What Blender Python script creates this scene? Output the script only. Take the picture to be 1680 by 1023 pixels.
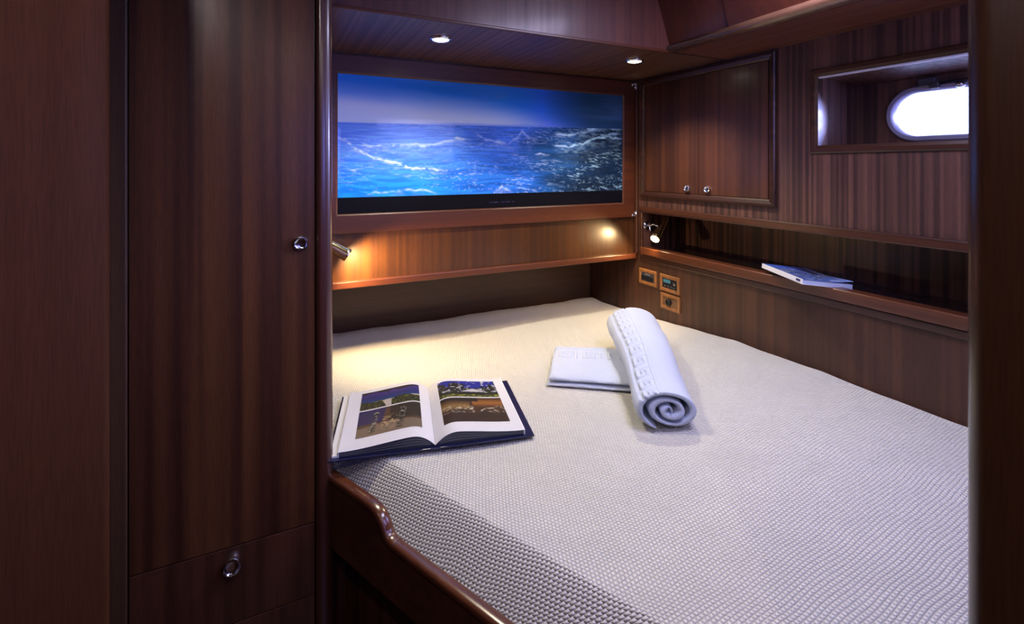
import bpy, bmesh, math, random
import numpy as np
from mathutils import Vector, Matrix
random.seed(4); RNG = np.random.RandomState(7)
S = bpy.context.scene
for o in list(bpy.data.objects): bpy.data.objects.remove(o)
C = S.collection
PI = math.pi

# ------------------------------------------------------------------ camera
cd = bpy.data.cameras.new('camera'); cam = bpy.data.objects.new('camera', cd); C.objects.link(cam)
cam.location = (0, 0, 1.40); cam.rotation_euler = (PI/2, 0, -0.45735)
cd.sensor_fit = 'HORIZONTAL'; cd.sensor_width = 36.0; cd.lens = 17.207
cd.shift_y = -238.5/1680; cd.clip_start = .02
cd.dof.use_dof = True; cd.dof.focus_distance = 1.75; cd.dof.aperture_fstop = 8.0
S.camera = cam
# ------------------------------------------------------------------ colour management
S.view_settings.view_transform = 'Standard'; S.view_settings.look = 'None'
S.view_settings.gamma = 1.0; S.view_settings.use_curve_mapping = False
S.view_settings.exposure = 0.35
# ------------------------------------------------------------------ world: bright bluish daylight outside the porthole
w = bpy.data.worlds.new('daylight'); S.world = w; w.use_nodes = True
bg = w.node_tree.nodes['Background']; bg.inputs[0].default_value = (.42, .50, 1, 1); bg.inputs[1].default_value = 4.0

def light(name, kind, loc, target, energy, color, size=.1, size_y=None, cone=None, blend=.3, spread=None):
    l = bpy.data.lights.new(name, kind); o = bpy.data.objects.new(name, l); C.objects.link(o)
    o.location = loc; d = Vector(target)-Vector(loc); o.rotation_euler = d.to_track_quat('-Z', 'Y').to_euler()
    l.energy = energy; l.color = color
    if kind == 'AREA':
        l.size = size
        if size_y: l.shape = 'RECTANGLE'; l.size_y = size_y
        if spread: l.spread = spread
    else:
        l.shadow_soft_size = size
    if kind == 'SPOT': l.spot_size = math.radians(cone); l.spot_blend = blend
    return o
BLUE = (.50, .52, 1.0); WARM = (1.0, .89, .68); AMBER = (1.0, .70, .34)
# daylight of the deck hatch above the foot of the berth
light('hatch_daylight', 'AREA', (1.10, .66, 2.045), (1.22, .74, 0), 13.0, (.68, .66, 1.0), .30, .50)
# daylight of the small window in the bulkhead at the foot of the berth
light('foot_window_daylight', 'AREA', (1.03, .078, 1.60), (.95, 1.0, 1.50), 3.5, (.30, .32, 1.0), .60, .34)
# daylight coming in from the companionway behind the camera
light('doorway_daylight', 'AREA', (.47, -.85, 1.52), (.15, 1.3, 1.42), 3.6, (.20, .24, 1.0), .20, .46)
# daylight falling through the porthole
light('porthole_daylight', 'AREA', (2.12, .40, 1.72), (1.70, .98, 1.50), 130.0, (.38, .42, 1.0), .55, .30)
# ceiling spots over the gangway (their lamps are built below)
CEIL_SPOTS = [(-.28, .42), (.62, .30), (.10, -.42)]
for q, e, c in zip(CEIL_SPOTS, (8.0, 2.0, 10.0), ((1.0, .88, .92), (.86, .86, 1.0), (1, .80, .62))):
    light('ceiling_spot_light', 'SPOT', (q[0], q[1], 2.045), (q[0]+.35, q[1]+.2, 0), e, c, .02, cone=160, blend=.5)
SOFFIT_SPOTS = [(.511, 1.575), (1.322, 1.560)]
for q in SOFFIT_SPOTS:
    light('soffit_spot_light', 'SPOT', (q[0], q[1], 1.812), (q[0], q[1]+.0, 0), 23.0, WARM, .018, cone=120, blend=.7)

# ------------------------------------------------------------------ helpers
def new_obj(name, me, m=None, parent=None):
    o = bpy.data.objects.new(name, me); C.objects.link(o)
    if m:
        for k in (m if isinstance(m, (list, tuple)) else [m]): me.materials.append(k)
    if parent: o.parent = parent
    return o
def obj(name, bm, m, parent=None, smooth=False, angle=None):
    bmesh.ops.recalc_face_normals(bm, faces=bm.faces[:])
    me = bpy.data.meshes.new(name); bm.to_mesh(me); bm.free()
    if smooth or angle:
        me.polygons.foreach_set('use_smooth', [True]*len(me.polygons))
        if angle: me.set_sharp_from_angle(angle=math.radians(angle))
    return new_obj(name, me, m, parent)
def thing(name, label, cat, loc=(0, 0, 0), rot=None, group=None):
    o = bpy.data.objects.new(name, None); C.objects.link(o); o.location = loc
    o.empty_display_size = .05
    if rot is not None: o.rotation_euler = rot
    return tag(o, label, cat, group)
def tag(o, label, cat, group=None):
    o['label'] = label; o['category'] = cat
    if group: o['group'] = group
    return o
def struct(o): o['kind'] = 'structure'; return o
def box(bm, x0, x1, y0, y1, z0, z1, bev=0, seg=2):
    vs = [bm.verts.new((x, y, z)) for x in (x0, x1) for y in (y0, y1) for z in (z0, z1)]
    F = [(0, 1, 3, 2), (4, 6, 7, 5), (0, 4, 5, 1), (2, 3, 7, 6), (0, 2, 6, 4), (1, 5, 7, 3)]
    fs = [bm.faces.new([vs[i] for i in f]) for f in F]
    if bev:
        es = list({e for f in fs for e in f.edges})
        bmesh.ops.bevel(bm, geom=es, offset=bev, segments=seg, affect='EDGES', profile=.5)
def prism(bm, pts, fn, a, b):
    """closed outline pts, fn(p, t) -> 3D, extruded from t=a to t=b"""
    A = [bm.verts.new(fn(p, a)) for p in pts]; B = [bm.verts.new(fn(p, b)) for p in pts]
    n = len(pts)
    for i in range(n): bm.faces.new([A[i], A[(i+1) % n], B[(i+1) % n], B[i]])
    bm.faces.new(A); bm.faces.new(B[::-1])
def lathe(bm, prof, mat=Matrix(), n=28, cap=True):
    rings = []
    for r, z in prof:
        if r < 1e-6: rings.append([bm.verts.new(mat @ Vector((0, 0, z)))]); continue
        rings.append([bm.verts.new(mat @ Vector((r*math.cos(2*PI*k/n), r*math.sin(2*PI*k/n), z))) for k in range(n)])
    for A, B in zip(rings, rings[1:]):
        for k in range(n):
            a0, a1 = A[k % len(A)], A[(k+1) % len(A)]; b0, b1 = B[k % len(B)], B[(k+1) % len(B)]
            if len(A) == 1 and len(B) == 1: continue
            if len(A) == 1: bm.faces.new([a0, b0, b1])
            elif len(B) == 1: bm.faces.new([a0, a1, b0])
            else: bm.faces.new([a0, a1, b1, b0])
def orient(loc, d):
    return Matrix.Translation(loc) @ Vector(d).to_track_quat('Z', 'Y').to_matrix().to_4x4()
def tube(bm, pts, r, n=10):
    pts = [Vector(p) for p in pts]; rings = []
    for i, p in enumerate(pts):
        d = (pts[min(i+1, len(pts)-1)]-pts[max(i-1, 0)]).normalized()
        q = d.to_track_quat('Z', 'Y'); rr = r[i] if isinstance(r, (list, tuple)) else r
        rings.append([bm.verts.new(p+q @ Vector((rr*math.cos(2*PI*k/n), rr*math.sin(2*PI*k/n), 0))) for k in range(n)])
    for A, B in zip(rings, rings[1:]):
        for k in range(n): bm.faces.new([A[k], A[(k+1) % n], B[(k+1) % n], B[k]])
    bm.faces.new(rings[0]); bm.faces.new(rings[-1][::-1])
def sweep(bm, path, sec, close=False):
    """path: list of (origin, axis_u, axis_v); sec: closed list of (u, v)"""
    rings = [[bm.verts.new(Vector(o)+Vector(u)*a+Vector(v)*b) for a, b in sec] for o, u, v in path]
    n = len(sec); m = len(rings)
    for i in range(m if close else m-1):
        A, B = rings[i], rings[(i+1) % m]
        for k in range(n): bm.faces.new([A[k], A[(k+1) % n], B[(k+1) % n], B[k]])
    if not close: bm.faces.new(rings[0]); bm.faces.new(rings[-1][::-1])
def rect_frame(bm, M, a0, a1, b0, b1, sec):
    """mitred frame; M(a, b, h) -> 3D ; sec: (inset from the outer edge, height)"""
    cor = [(a0, b0, 1, 1), (a1, b0, -1, 1), (a1, b1, -1, -1), (a0, b1, 1, -1)]
    rings = [[bm.verts.new(M(a+sa*i, b+sb*i, h)) for i, h in sec] for a, b, sa, sb in cor]
    n = len(sec)
    for i in range(4):
        A, B = rings[i], rings[(i+1) % 4]
        for k in range(n): bm.faces.new([A[k], A[(k+1) % n], B[(k+1) % n], B[k]])
def grid_mesh(name, P, m, parent=None, smooth=True, cols=None, wrap_u=False):
    """P: (nu, nv, 3) array"""
    nu, nv = P.shape[:2]
    me = bpy.data.meshes.new(name)
    idx = np.arange(nu*nv).reshape(nu, nv)
    if wrap_u: I = np.vstack([idx, idx[:1]])
    else: I = idx
    q = np.stack([I[:-1, :-1], I[1:, :-1], I[1:, 1:], I[:-1, 1:]], -1).reshape(-1, 4)
    me.vertices.add(nu*nv); me.vertices.foreach_set('co', P.reshape(-1).astype(np.float32))
    me.loops.add(q.size); me.loops.foreach_set('vertex_index', q.reshape(-1).astype(np.int32))
    me.polygons.add(len(q)); me.polygons.foreach_set('loop_start', np.arange(0, q.size, 4, dtype=np.int32))
    me.update(calc_edges=True)
    if smooth: me.polygons.foreach_set('use_smooth', np.ones(len(q), dtype=bool))
    if cols is not None:
        a = me.color_attributes.new('ink', 'FLOAT_COLOR', 'POINT')
        rgba = np.ones((nu*nv, 4), np.float32); rgba[:, :3] = cols.reshape(-1, 3); a.data.foreach_set('color', rgba.reshape(-1))
    me.validate(); me.update()
    return new_obj(name, me, m, parent)
# numpy noise
def vnoise(x, y, seed=0):
    r = np.random.RandomState(seed).rand(256, 256)
    xi = np.floor(x).astype(int); yi = np.floor(y).astype(int); fx = x-xi; fy = y-yi
    fx = fx*fx*(3-2*fx); fy = fy*fy*(3-2*fy)
    g = lambda a, b: r[a % 256, b % 256]
    return (g(xi, yi)*(1-fx)+g(xi+1, yi)*fx)*(1-fy)+(g(xi, yi+1)*(1-fx)+g(xi+1, yi+1)*fx)*fy
def fbm(x, y, o=4, seed=0):
    s = 0; a = .5; t = 0
    for k in range(o):
        s = s+a*vnoise(x*2**k+17*k, y*2**k+31*k, seed+k); t += a; a *= .5
    return s/t
def sst(x, a=0., b=1.):
    t = np.clip((x-a)/(b-a), 0, 1); return t*t*(3-2*t)
def lin(c):
    c = np.array(c, float)/255.; return np.where(c <= .04045, c/12.92, ((c+.055)/1.055)**2.4)
# ------------------------------------------------------------------ materials
def mat(name, color=(.5, .5, .5), rough=.5, metal=0., coat=0., coat_r=.05, spec=.5, sheen=0.):
    m = bpy.data.materials.new(name); m.use_nodes = True; b = m.node_tree.nodes['Principled BSDF']
    b.inputs['Base Color'].default_value = (*color, 1); b.inputs['Roughness'].default_value = rough
    b.inputs['Metallic'].default_value = metal; b.inputs['Coat Weight'].default_value = coat
    b.inputs['Coat Roughness'].default_value = coat_r; b.inputs['Specular IOR Level'].default_value = spec
    b.inputs['Sheen Weight'].default_value = sheen
    return m, m.node_tree, b
def N(nt, t, **kw):
    n = nt.nodes.new(t)
    for k, v in kw.items(): setattr(n, k, v)
    return n
def wood(name, axis='Z', dark=(.036, .0105, .0055), light_=(.088, .028, .0125), rough=.34, band=26, coat=.25, contrast=(.30, .70), seed=0., bump=.10, coat_r=.20, spec=.5):
    m, nt, b = mat(name, rough=rough, spec=spec, coat=coat, coat_r=coat_r)
    tc = N(nt, 'ShaderNodeTexCoord')
    def noise(s_across, s_along, detail, off, dist=0.):
        mp = N(nt, 'ShaderNodeMapping'); sc = [s_across]*3; sc['XYZ'.index(axis)] = s_along
        mp.inputs['Scale'].default_value = sc; mp.inputs['Location'].default_value = (off, off*1.7, off*.6)
        nt.links.new(tc.outputs['Object'], mp.inputs['Vector'])
        n = N(nt, 'ShaderNodeTexNoise'); n.inputs['Scale'].default_value = 1; n.inputs['Detail'].default_value = detail
        n.inputs['Distortion'].default_value = dist
        nt.links.new(mp.outputs[0], n.inputs['Vector']); return n
    n1 = noise(band*1.7, .5, 1.2, 3.1+seed, .12)
    r1 = N(nt, 'ShaderNodeValToRGB'); r1.color_ramp.elements[0].position = contrast[0]; r1.color_ramp.elements[1].position = contrast[1]
    r1.color_ramp.elements[0].color = (*dark, 1); r1.color_ramp.elements[1].color = (*light_, 1); r1.color_ramp.interpolation = 'EASE'
    nt.links.new(n1.outputs['Fac'], r1.inputs[0])
    n2 = noise(520, 22, 2, 9.+seed)
    r2 = N(nt, 'ShaderNodeMapRange'); r2.inputs['From Min'].default_value = .3; r2.inputs['From Max'].default_value = .6
    r2.inputs['To Min'].default_value = .78; r2.inputs['To Max'].default_value = 1.08
    nt.links.new(n2.outputs['Fac'], r2.inputs['Value'])
    n3 = noise(6.0, .5, 2, 20+seed)
    r3 = N(nt, 'ShaderNodeMapRange'); r3.inputs['From Min'].default_value = .3; r3.inputs['From Max'].default_value = .7
    r3.inputs['To Min'].default_value = .75; r3.inputs['To Max'].default_value = 1.2
    nt.links.new(n3.outputs['Fac'], r3.inputs['Value'])
    mm = N(nt, 'ShaderNodeMath', operation='MULTIPLY'); nt.links.new(r2.outputs[0], mm.inputs[0]); nt.links.new(r3.outputs[0], mm.inputs[1])
    vm = N(nt, 'ShaderNodeVectorMath', operation='SCALE'); nt.links.new(r1.outputs[0], vm.inputs[0]); nt.links.new(mm.outputs[0], vm.inputs['Scale'])
    nt.links.new(vm.outputs[0], b.inputs['Base Color'])
    bp = N(nt, 'ShaderNodeBump'); bp.inputs['Strength'].default_value = bump; bp.inputs['Distance'].default_value = .001
    nt.links.new(n2.outputs['Fac'], bp.inputs['Height']); nt.links.new(bp.outputs[0], b.inputs['Normal'])
    rr = N(nt, 'ShaderNodeMapRange'); rr.inputs['To Min'].default_value = rough+.16; rr.inputs['To Max'].default_value = rough-.06
    nt.links.new(n1.outputs['Fac'], rr.inputs['Value']); nt.links.new(rr.outputs[0], b.inputs['Roughness'])
    return m
W_V = wood('mahogany_vertical', 'Z')
W_V2 = wood('mahogany_vertical_door', 'Z', seed=5., band=22, dark=(.054, .0175, .0075), light_=(.125, .046, .017), contrast=(.28, .72), coat=.08, spec=.35)
W_V3 = wood('mahogany_panel_sheen', 'Z', seed=11., band=36, dark=(.044, .015, .011), light_=(.135, .056, .036), contrast=(.34, .66), rough=.46, coat=.35, coat_r=.34, bump=.25)  # ribbons paler and pinker: daylight sheen of this wall put into the grain
W_X = wood('mahogany_crosswise', 'X', contrast=(.3, .8))
W_Y = wood('mahogany_lengthwise', 'Y', contrast=(.3, .8))
W_RAIL = wood('mahogany_rail', 'Y', dark=(.085, .024, .010), light_=(.14, .042, .016), contrast=(.25, .8), rough=.28, coat=.4)
W_RAILX = wood('mahogany_frame', 'X', dark=(.070, .0165, .0055), light_=(.10, .025, .008), contrast=(.25, .8), rough=.36, coat=.12)
W_RAILZ = wood('mahogany_post', 'Z', dark=(.06, .017, .010), light_=(.10, .030, .016), contrast=(.25, .8), rough=.32, coat=1.0, bump=.02, coat_r=.21)
W_STRIPE = wood('mahogany_striped', 'Z', dark=(.035, .012, .012), light_=(.15, .062, .042), contrast=(.40, .62), band=34, seed=2.)
W_SMOOTH = wood('mahogany_smooth', 'Z', dark=(.058, .0175, .0055), light_=(.068, .021, .007), contrast=(.2, .8), rough=.55, bump=.02, coat=.0, spec=.12)
W_TEAK = wood('light_teak', 'Z', dark=(.22, .085, .025), light_=(.36, .15, .045), contrast=(.2, .8), rough=.35, band=60)
CHROME = mat('chrome', (.82, .82, .84), .12, 1.0)[0]
BRASS = mat('pale_brass', (.78, .66, .42), .16, 1.0)[0]
BLACK = mat('black_plastic', (.010, .010, .013), .35)[0]
GREY = mat('grey_plastic', (.055, .058, .07), .45)[0]
STEEL = mat('dark_steel', (.12, .12, .15), .3, .8)[0]
GAP = mat('shadow_gap', (.006, .003, .002), .8)[0]
def emis(name, col, s):
    m, nt, b = mat(name, (.8, .8, .8)); b.inputs['Emission Color'].default_value = (*col, 1); b.inputs['Emission Strength'].default_value = s; return m
LAMP = emis('lamp_glow', (1, .93, .78), 14.0); LAMP_A = emis('reading_lamp_glow', (1, .86, .55), 16.0)
LCD = emis('lcd_display', (.10, .32, .38), .35); LCD.node_tree.nodes['Principled BSDF'].inputs['Base Color'].default_value = (.01, .04, .05, 1)
def ink(name, rough=.4, coat=0., coat_r=.02):
    m, nt, b = mat(name, rough=rough, coat=coat, coat_r=coat_r)
    a = N(nt, 'ShaderNodeVertexColor'); a.layer_name = 'ink'; nt.links.new(a.outputs[0], b.inputs['Base Color']); return m
PRINT = ink('sea_print_under_glass', .7, .35, .01)
PRINT.node_tree.nodes['Principled BSDF'].inputs['Specular IOR Level'].default_value = .1; PAGE = ink('glossy_page', .6, .05, .2); COVER_INK = ink('magazine_cover', .3, .3)
PAPER = mat('paper', (.70, .70, .73), .55)[0]

def m_bedspread():
    m, nt, b = mat('waffle_bedspread', (.74, .72, .67), .85, sheen=.2, spec=.2)
    tc = N(nt, 'ShaderNodeTexCoord'); sx = N(nt, 'ShaderNodeSeparateXYZ'); nt.links.new(tc.outputs['Object'], sx.inputs[0])
    M = lambda op, a, bb=None: _m(nt, op, a, bb)
    # wobble so the weave is not ruler straight
    nz = N(nt, 'ShaderNodeTexNoise'); nz.inputs['Scale'].default_value = 7; nz.inputs['Detail'].default_value = 1; nt.links.new(tc.outputs['Object'], nz.inputs['Vector'])
    wob = M('MULTIPLY', M('SUBTRACT', nz.outputs['Fac'], .5), .018)
    # turned a few degrees against the hull, as the cover lies
    ca, sa = math.cos(math.radians(-6)), math.sin(math.radians(-6))
    ys = M('ADD', sx.outputs['Y'], M('MULTIPLY', sx.outputs['Z'], .9))
    u = M('ADD', M('SUBTRACT', M('MULTIPLY', sx.outputs['X'], ca), M('MULTIPLY', ys, sa)), wob)
    v = M('ADD', M('ADD', M('MULTIPLY', sx.outputs['X'], sa), M('MULTIPLY', ys, ca)), wob)
    p = .0086
    row = M('DIVIDE', v, p*.92); ri = M('FLOOR', row); odd = M('MULTIPLY', M('MODULO', M('ABSOLUTE', ri), 2.), .5)
    cu = M('FRACT', M('ADD', M('DIVIDE', u, p), odd)); cv = M('FRACT', row)
    hx = M('SINE', M('MULTIPLY', cu, PI)); hy = M('SINE', M('MULTIPLY', cv, PI))
    h = M('MULTIPLY', M('POWER', hx, .5), M('POWER', hy, .5))
    fz = N(nt, 'ShaderNodeTexNoise'); fz.inputs['Scale'].default_value = 260; nt.links.new(tc.outputs['Object'], fz.inputs['Vector'])
    h2 = M('ADD', h, M('MULTIPLY', fz.outputs['Fac'], .25))
    bp = N(nt, 'ShaderNodeBump'); bp.inputs['Strength'].default_value = 1.0; bp.inputs['Distance'].default_value = .0044
    nt.links.new(h2, bp.inputs['Height']); nt.links.new(bp.outputs[0], b.inputs['Normal'])
    return m
def _m(nt, op, a, b=None):
    n = N(nt, 'ShaderNodeMath', operation=op)
    for i, v in enumerate((a, b)):
        if v is None: continue
        if isinstance(v, (int, float)): n.inputs[i].default_value = v
        else: nt.links.new(v, n.inputs[i])
    return n.outputs[0]
SPREAD = m_bedspread()
def m_towel():
    m, nt, b = mat('white_terry', (.50, .55, .70), .9, sheen=.1, spec=.1)
    tc = N(nt, 'ShaderNodeTexCoord'); nz = N(nt, 'ShaderNodeTexNoise'); nz.inputs['Scale'].default_value = 330; nz.inputs['Detail'].default_value = 3
    nt.links.new(tc.outputs['Object'], nz.inputs['Vector'])
    bp = N(nt, 'ShaderNodeBump'); bp.inputs['Strength'].default_value = .55; bp.inputs['Distance'].default_value = .0025
    nt.links.new(nz.outputs['Fac'], bp.inputs['Height']); nt.links.new(bp.outputs[0], b.inputs['Normal']); return m
TOWEL = m_towel()
def m_glass():
    m = bpy.data.materials.new('porthole_glass'); m.use_nodes = True; nt = m.node_tree; nt.nodes.clear()
    o = N(nt, 'ShaderNodeOutputMaterial'); t = N(nt, 'ShaderNodeBsdfTransparent'); g = N(nt, 'ShaderNodeBsdfGlossy'); g.inputs['Roughness'].default_value = .02
    f = N(nt, 'ShaderNodeFresnel'); mx = N(nt, 'ShaderNodeMixShader')
    nt.links.new(f.outputs[0], mx.inputs[0]); nt.links.new(t.outputs[0], mx.inputs[1]); nt.links.new(g.outputs[0], mx.inputs[2]); nt.links.new(mx.outputs[0], o.inputs[0]); return m
GLASS = m_glass()
# ------------------------------------------------------------------ main measures
XW, YU, YR, ZS, ZC, YF = 1.65, 1.93, 2.335, 1.83, 2.06, 1.39

# ================================================================== THE SHELL
bm = bmesh.new(); box(bm, -1.2, 2.1, -1.2, 2.5, -.03, 0); struct(obj('floor', bm, W_Y))
bm = bmesh.new(); box(bm, -1.2, 2.1, -1.2, 2.5, ZC, ZC+.03)
struct(obj('ceiling', bm, mat('ceiling_panel', (.30, .25, .22), .5)[0]))
# right side wall with the niche and the porthole recess, all in one skin
NY0, NY1, NZ0, NZ1, NX = .12, 1.885, .98, 1.175, 1.935
OY0, OY1, OZ0, OZ1, OX = .26, 1.020, 1.466, 1.700, 1.851
T = .02
bm = bmesh.new()
def wr(y0, y1, z0, z1): box(bm, XW, XW+T, y0, y1, z0, z1)
wr(NY1, YR, NZ0, NZ1); wr(-.2, NY0, NZ0, NZ1)
wr(-.2, YR, NZ1, OZ0); wr(OY1, YR, OZ0, OZ1); wr(-.2, OY0, OZ0, OZ1); wr(-.2, YR, OZ1, ZC)
struct(obj('wall_right', bm, W_V3))
bm = bmesh.new(); box(bm, XW, XW+T, -.2, YR, 0, NZ0)
struct(obj('wall_right_lower', bm, wood('lower_panelling_shaded', 'Z', dark=(.048, .017, .008), light_=(.080, .029, .013), band=26, contrast=(.3, .75), rough=.45, coat=.08, seed=17.)))  # weaker light on the lower wall put into darker browns of the veneer
# niche lining
bm = bmesh.new()
box(bm, XW+T, NX+T, NY0-T, NY1+T, NZ0-T, NZ0)
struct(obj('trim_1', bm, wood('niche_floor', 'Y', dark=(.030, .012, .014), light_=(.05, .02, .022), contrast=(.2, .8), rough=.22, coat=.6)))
bm = bmesh.new()
box(bm, NX, NX+T, NY0-T, NY1+T, NZ0, NZ1); box(bm, XW+T, NX, NY1, NY1+T, NZ0, NZ1); box(bm, XW+T, NX, NY0-T, NY0, NZ0, NZ1)
box(bm, XW+T, NX+T, NY0-T, NY1+T, NZ1, NZ1+T)
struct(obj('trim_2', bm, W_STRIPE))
# upper edge moulding and lower rail of the niche
bm = bmesh.new()
sec = [(0, 0), (0, .010), (.004, .014), (.012, .015), (.026, .011), (.030, 0)]
box(bm, XW-.012, XW+.004, NY0-.03, NY1+.018, NZ1-.002, NZ1+.028, .004)
box(bm, XW-.010, XW+.004, NY1-.002, NY1+.016, NZ0-.02, NZ1-.002, .003)
struct(obj('trim_3', bm, W_Y))
bm = bmesh.new()
box(bm, XW-.018, XW+.030, NY0-.03, NY1+.002, NZ0-.012, 1.006, .005, 3)
struct(obj('trim_4', bm, W_RAIL))
bm = bmesh.new(); box(bm, XW-.009, XW+.004, NY0-.03, NY1+.016, NZ0-.038, NZ0-.013, .004)
struct(obj('trim_5', bm, W_Y))
# porthole recess lining
bm = bmesh.new()
box(bm, XW+T, OX+T, OY0-T, OY1+T, OZ0-T, OZ0)
box(bm, XW+T, OX, OY1, OY1+T, OZ0, OZ1); box(bm, XW+T, OX, OY0-T, OY0, OZ0, OZ1)
prism(bm, [(XW+T, OZ1), (OX+T, OZ1-.02), (OX+T, OZ1+.01), (XW+T, OZ1+.02)], lambda p, t: (p[0], t, p[1]), OY0-T, OY1+T)
# outer hull plate with a stadium shaped hole
PC, PHL, PR, PZ = .650, .178, .080, 1.567
def stad(r, n=20):
    pts = []
    for k in range(n+1): a = -PI/2+PI*k/n; pts.append((PC+PHL+r*math.cos(a), PZ+r*math.sin(a)))
    for k in range(n+1): a = PI/2+PI*k/n; pts.append((PC-PHL+r*math.cos(a), PZ+r*math.sin(a)))
    return pts
inner = stad(PR)
def torect(p):
    dy, dz = p[0]-PC, p[1]-PZ; f = []
    if dy > 1e-6: f.append((OY1+T-PC)/dy)
    if dy < -1e-6: f.append((OY0-T-PC)/dy)
    if dz > 1e-6: f.append((OZ1-.01-PZ)/dz)
    if dz < -1e-6: f.append((OZ0-T-PZ)/dz)
    k = min(f); return (PC+dy*k, PZ+dz*k)
outer = [torect(p) for p in inner]
for xx in (OX, OX+T):
    A = [bm.verts.new((xx, *p)) for p in inner]; B = [bm.verts.new((xx, *p)) for p in outer]; n = len(A)
    for i in range(n): bm.faces.new([A[i], A[(i+1) % n], B[(i+1) % n], B[i]])
# corners left by the radial fan
box(bm, OX+.004, OX+T, OY1-.05, OY1+T, OZ0-T, OZ0+.05); box(bm, OX+.004, OX+T, OY1-.05, OY1+T, OZ1-.06, OZ1+.0)
box(bm, OX+.004, OX+T, OY0-T, OY0+.05, OZ0-T, OZ0+.05); box(bm, OX+.004, OX+T, OY0-T, OY0+.05, OZ1-.06, OZ1+.0)
struct(obj('trim_6', bm, W_V3))
bm = bmesh.new()
rect_frame(bm, lambda a, b, h: (XW-h, a, b), OY0-.025, OY1+.025, OZ0-.022, OZ1+.026, [(0, 0), (0, .006), (.004, .009), (.016, .009), (.026, .005), (.026, -.02), (.0, -.001)])
struct(obj('trim_7', bm, W_Y))
# thin pale edge strip inside the opening
bm = bmesh.new(); box(bm, XW-.003, XW+.012, OY0, OY1, OZ1-.005, OZ1+.0005, .001); box(bm, XW-.003, XW+.010, OY0, OY1, OZ0-.0005, OZ0+.004, .001)
struct(obj('trim_8', bm, mat('white_edge', (.75, .72, .8), .25)[0]))
# window_1: the porthole
wn = struct(thing('window_1', 'x', 'y')); del wn['label']; del wn['category']
def stad_sweep(bm, r, sec):
    pts = stad(r, 24); n = len(pts); path = []
    for i, p in enumerate(pts):
        c = PC+PHL if i <= 24 else PC-PHL
        d = Vector((0, p[0]-c, p[1]-PZ)).normalized(); path.append(((OX, p[0], p[1]), d, Vector((-1, 0, 0))))
    sweep(bm, path, sec, True)
bm = bmesh.new(); stad_sweep(bm, .080, [(-.010, -.02), (-.010, .006), (-.006, .012), (.003, .014), (.007, .010), (.008, -.002)])
obj('porthole_frame', bm, mat('anodised_frame', (.30, .28, .38), .35, .2)[0], wn, angle=40)
bm = bmesh.new(); pts = [(OX+.012, *p) for p in stad(.0705)]; pf = bm.faces.new([bm.verts.new(p) for p in pts])
r = bmesh.ops.extrude_face_region(bm, geom=[pf]); bmesh.ops.translate(bm, verts=[v for v in r['geom'] if isinstance(v, bmesh.types.BMVert)], vec=(.005, 0, 0))
obj('glass_pane', bm, GLASS, wn)
bm = bmesh.new(); box(bm, OX-.022, OX, .775, .822, 1.648, 1.676, .003); box(bm, OX-.026, OX-.004, .765, .790, 1.640, 1.660, .003)
obj('hinge', bm, STEEL, wn)
bm = bmesh.new(); tube(bm, [(OX-.016, .78, 1.655), (OX-.016, .50, 1.655)], .005); obj('hinge_rod', bm, STEEL, wn, True)
bm = bmesh.new(); lathe(bm, [(0, 0), (.012, .001), (.013, .006), (.010, .011), (0, .013)], orient((OX-.016, .715, 1.648), (-.2, 0, -1))); obj('catch_knob', bm, CHROME, wn, True)

# back wall: recess behind the pillow end, panel under the picture, wall behind it
bm = bmesh.new(); box(bm, -.9, XW, YR, YR+.02, 0, .96); struct(obj('wall_back', bm, W_X if False else wood('mahogany_recess', 'X', dark=(.085, .040, .020), light_=(.11, .052, .026), contrast=(.2, .8), rough=.5)))
bm = bmesh.new(); box(bm, .13, XW, YU+.012, YU+.03, .966, ZS)
struct(obj('wall_back_upper', bm, wood('mahogany_amber', 'Z', dark=(.055, .0175, .005), light_=(.085, .029, .008), band=34, rough=.28, seed=4.)))
bm = bmesh.new(); box(bm, .10, XW, YU-.006, YR+.02, .940, .966, .003)
struct(obj('trim_9', bm, W_RAILX))
bm = bmesh.new(); box(bm, XW-.012, XW+.001, YU-.012, YU+.013, .966, ZS, .003); struct(obj('trim_10', bm, W_V))
# soffit over the head of the berth and along the hull
bm = bmesh.new(); box(bm, .10, XW, YF+.001, YU+.03, ZS, ZS+.02)
struct(obj('trim_11', bm, wood('soffit_planking', 'Y', dark=(.075, .026, .012), light_=(.145, .060, .026), band=38, contrast=(.38, .6), rough=.34)))
bm = bmesh.new(); box(bm, 1.36, XW, -.2, YF-.001, ZS, ZS+.02)
struct(obj('trim_12', bm, wood('soffit_planking_side', 'Y', dark=(.10, .028, .014), light_=(.16, .050, .022), band=38, contrast=(.36, .64), rough=.30, seed=3.)))
# fascia facing the cabin, with its bead
bm = bmesh.new(); box(bm, .10, 1.37, YF, YF+.02, ZS+.001, ZC); struct(obj('trim_13', bm, wood('fascia_veneer', 'Z', dark=(.070, .018, .013), light_=(.105, .031, .021), band=34, contrast=(.3, .7), rough=.40)))
bm = bmesh.new(); box(bm, .10, 1.36, YF-.006, YF+.004, ZS-.004, ZS+.006, .0025); struct(obj('trim_14', bm, W_RAILX))
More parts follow.
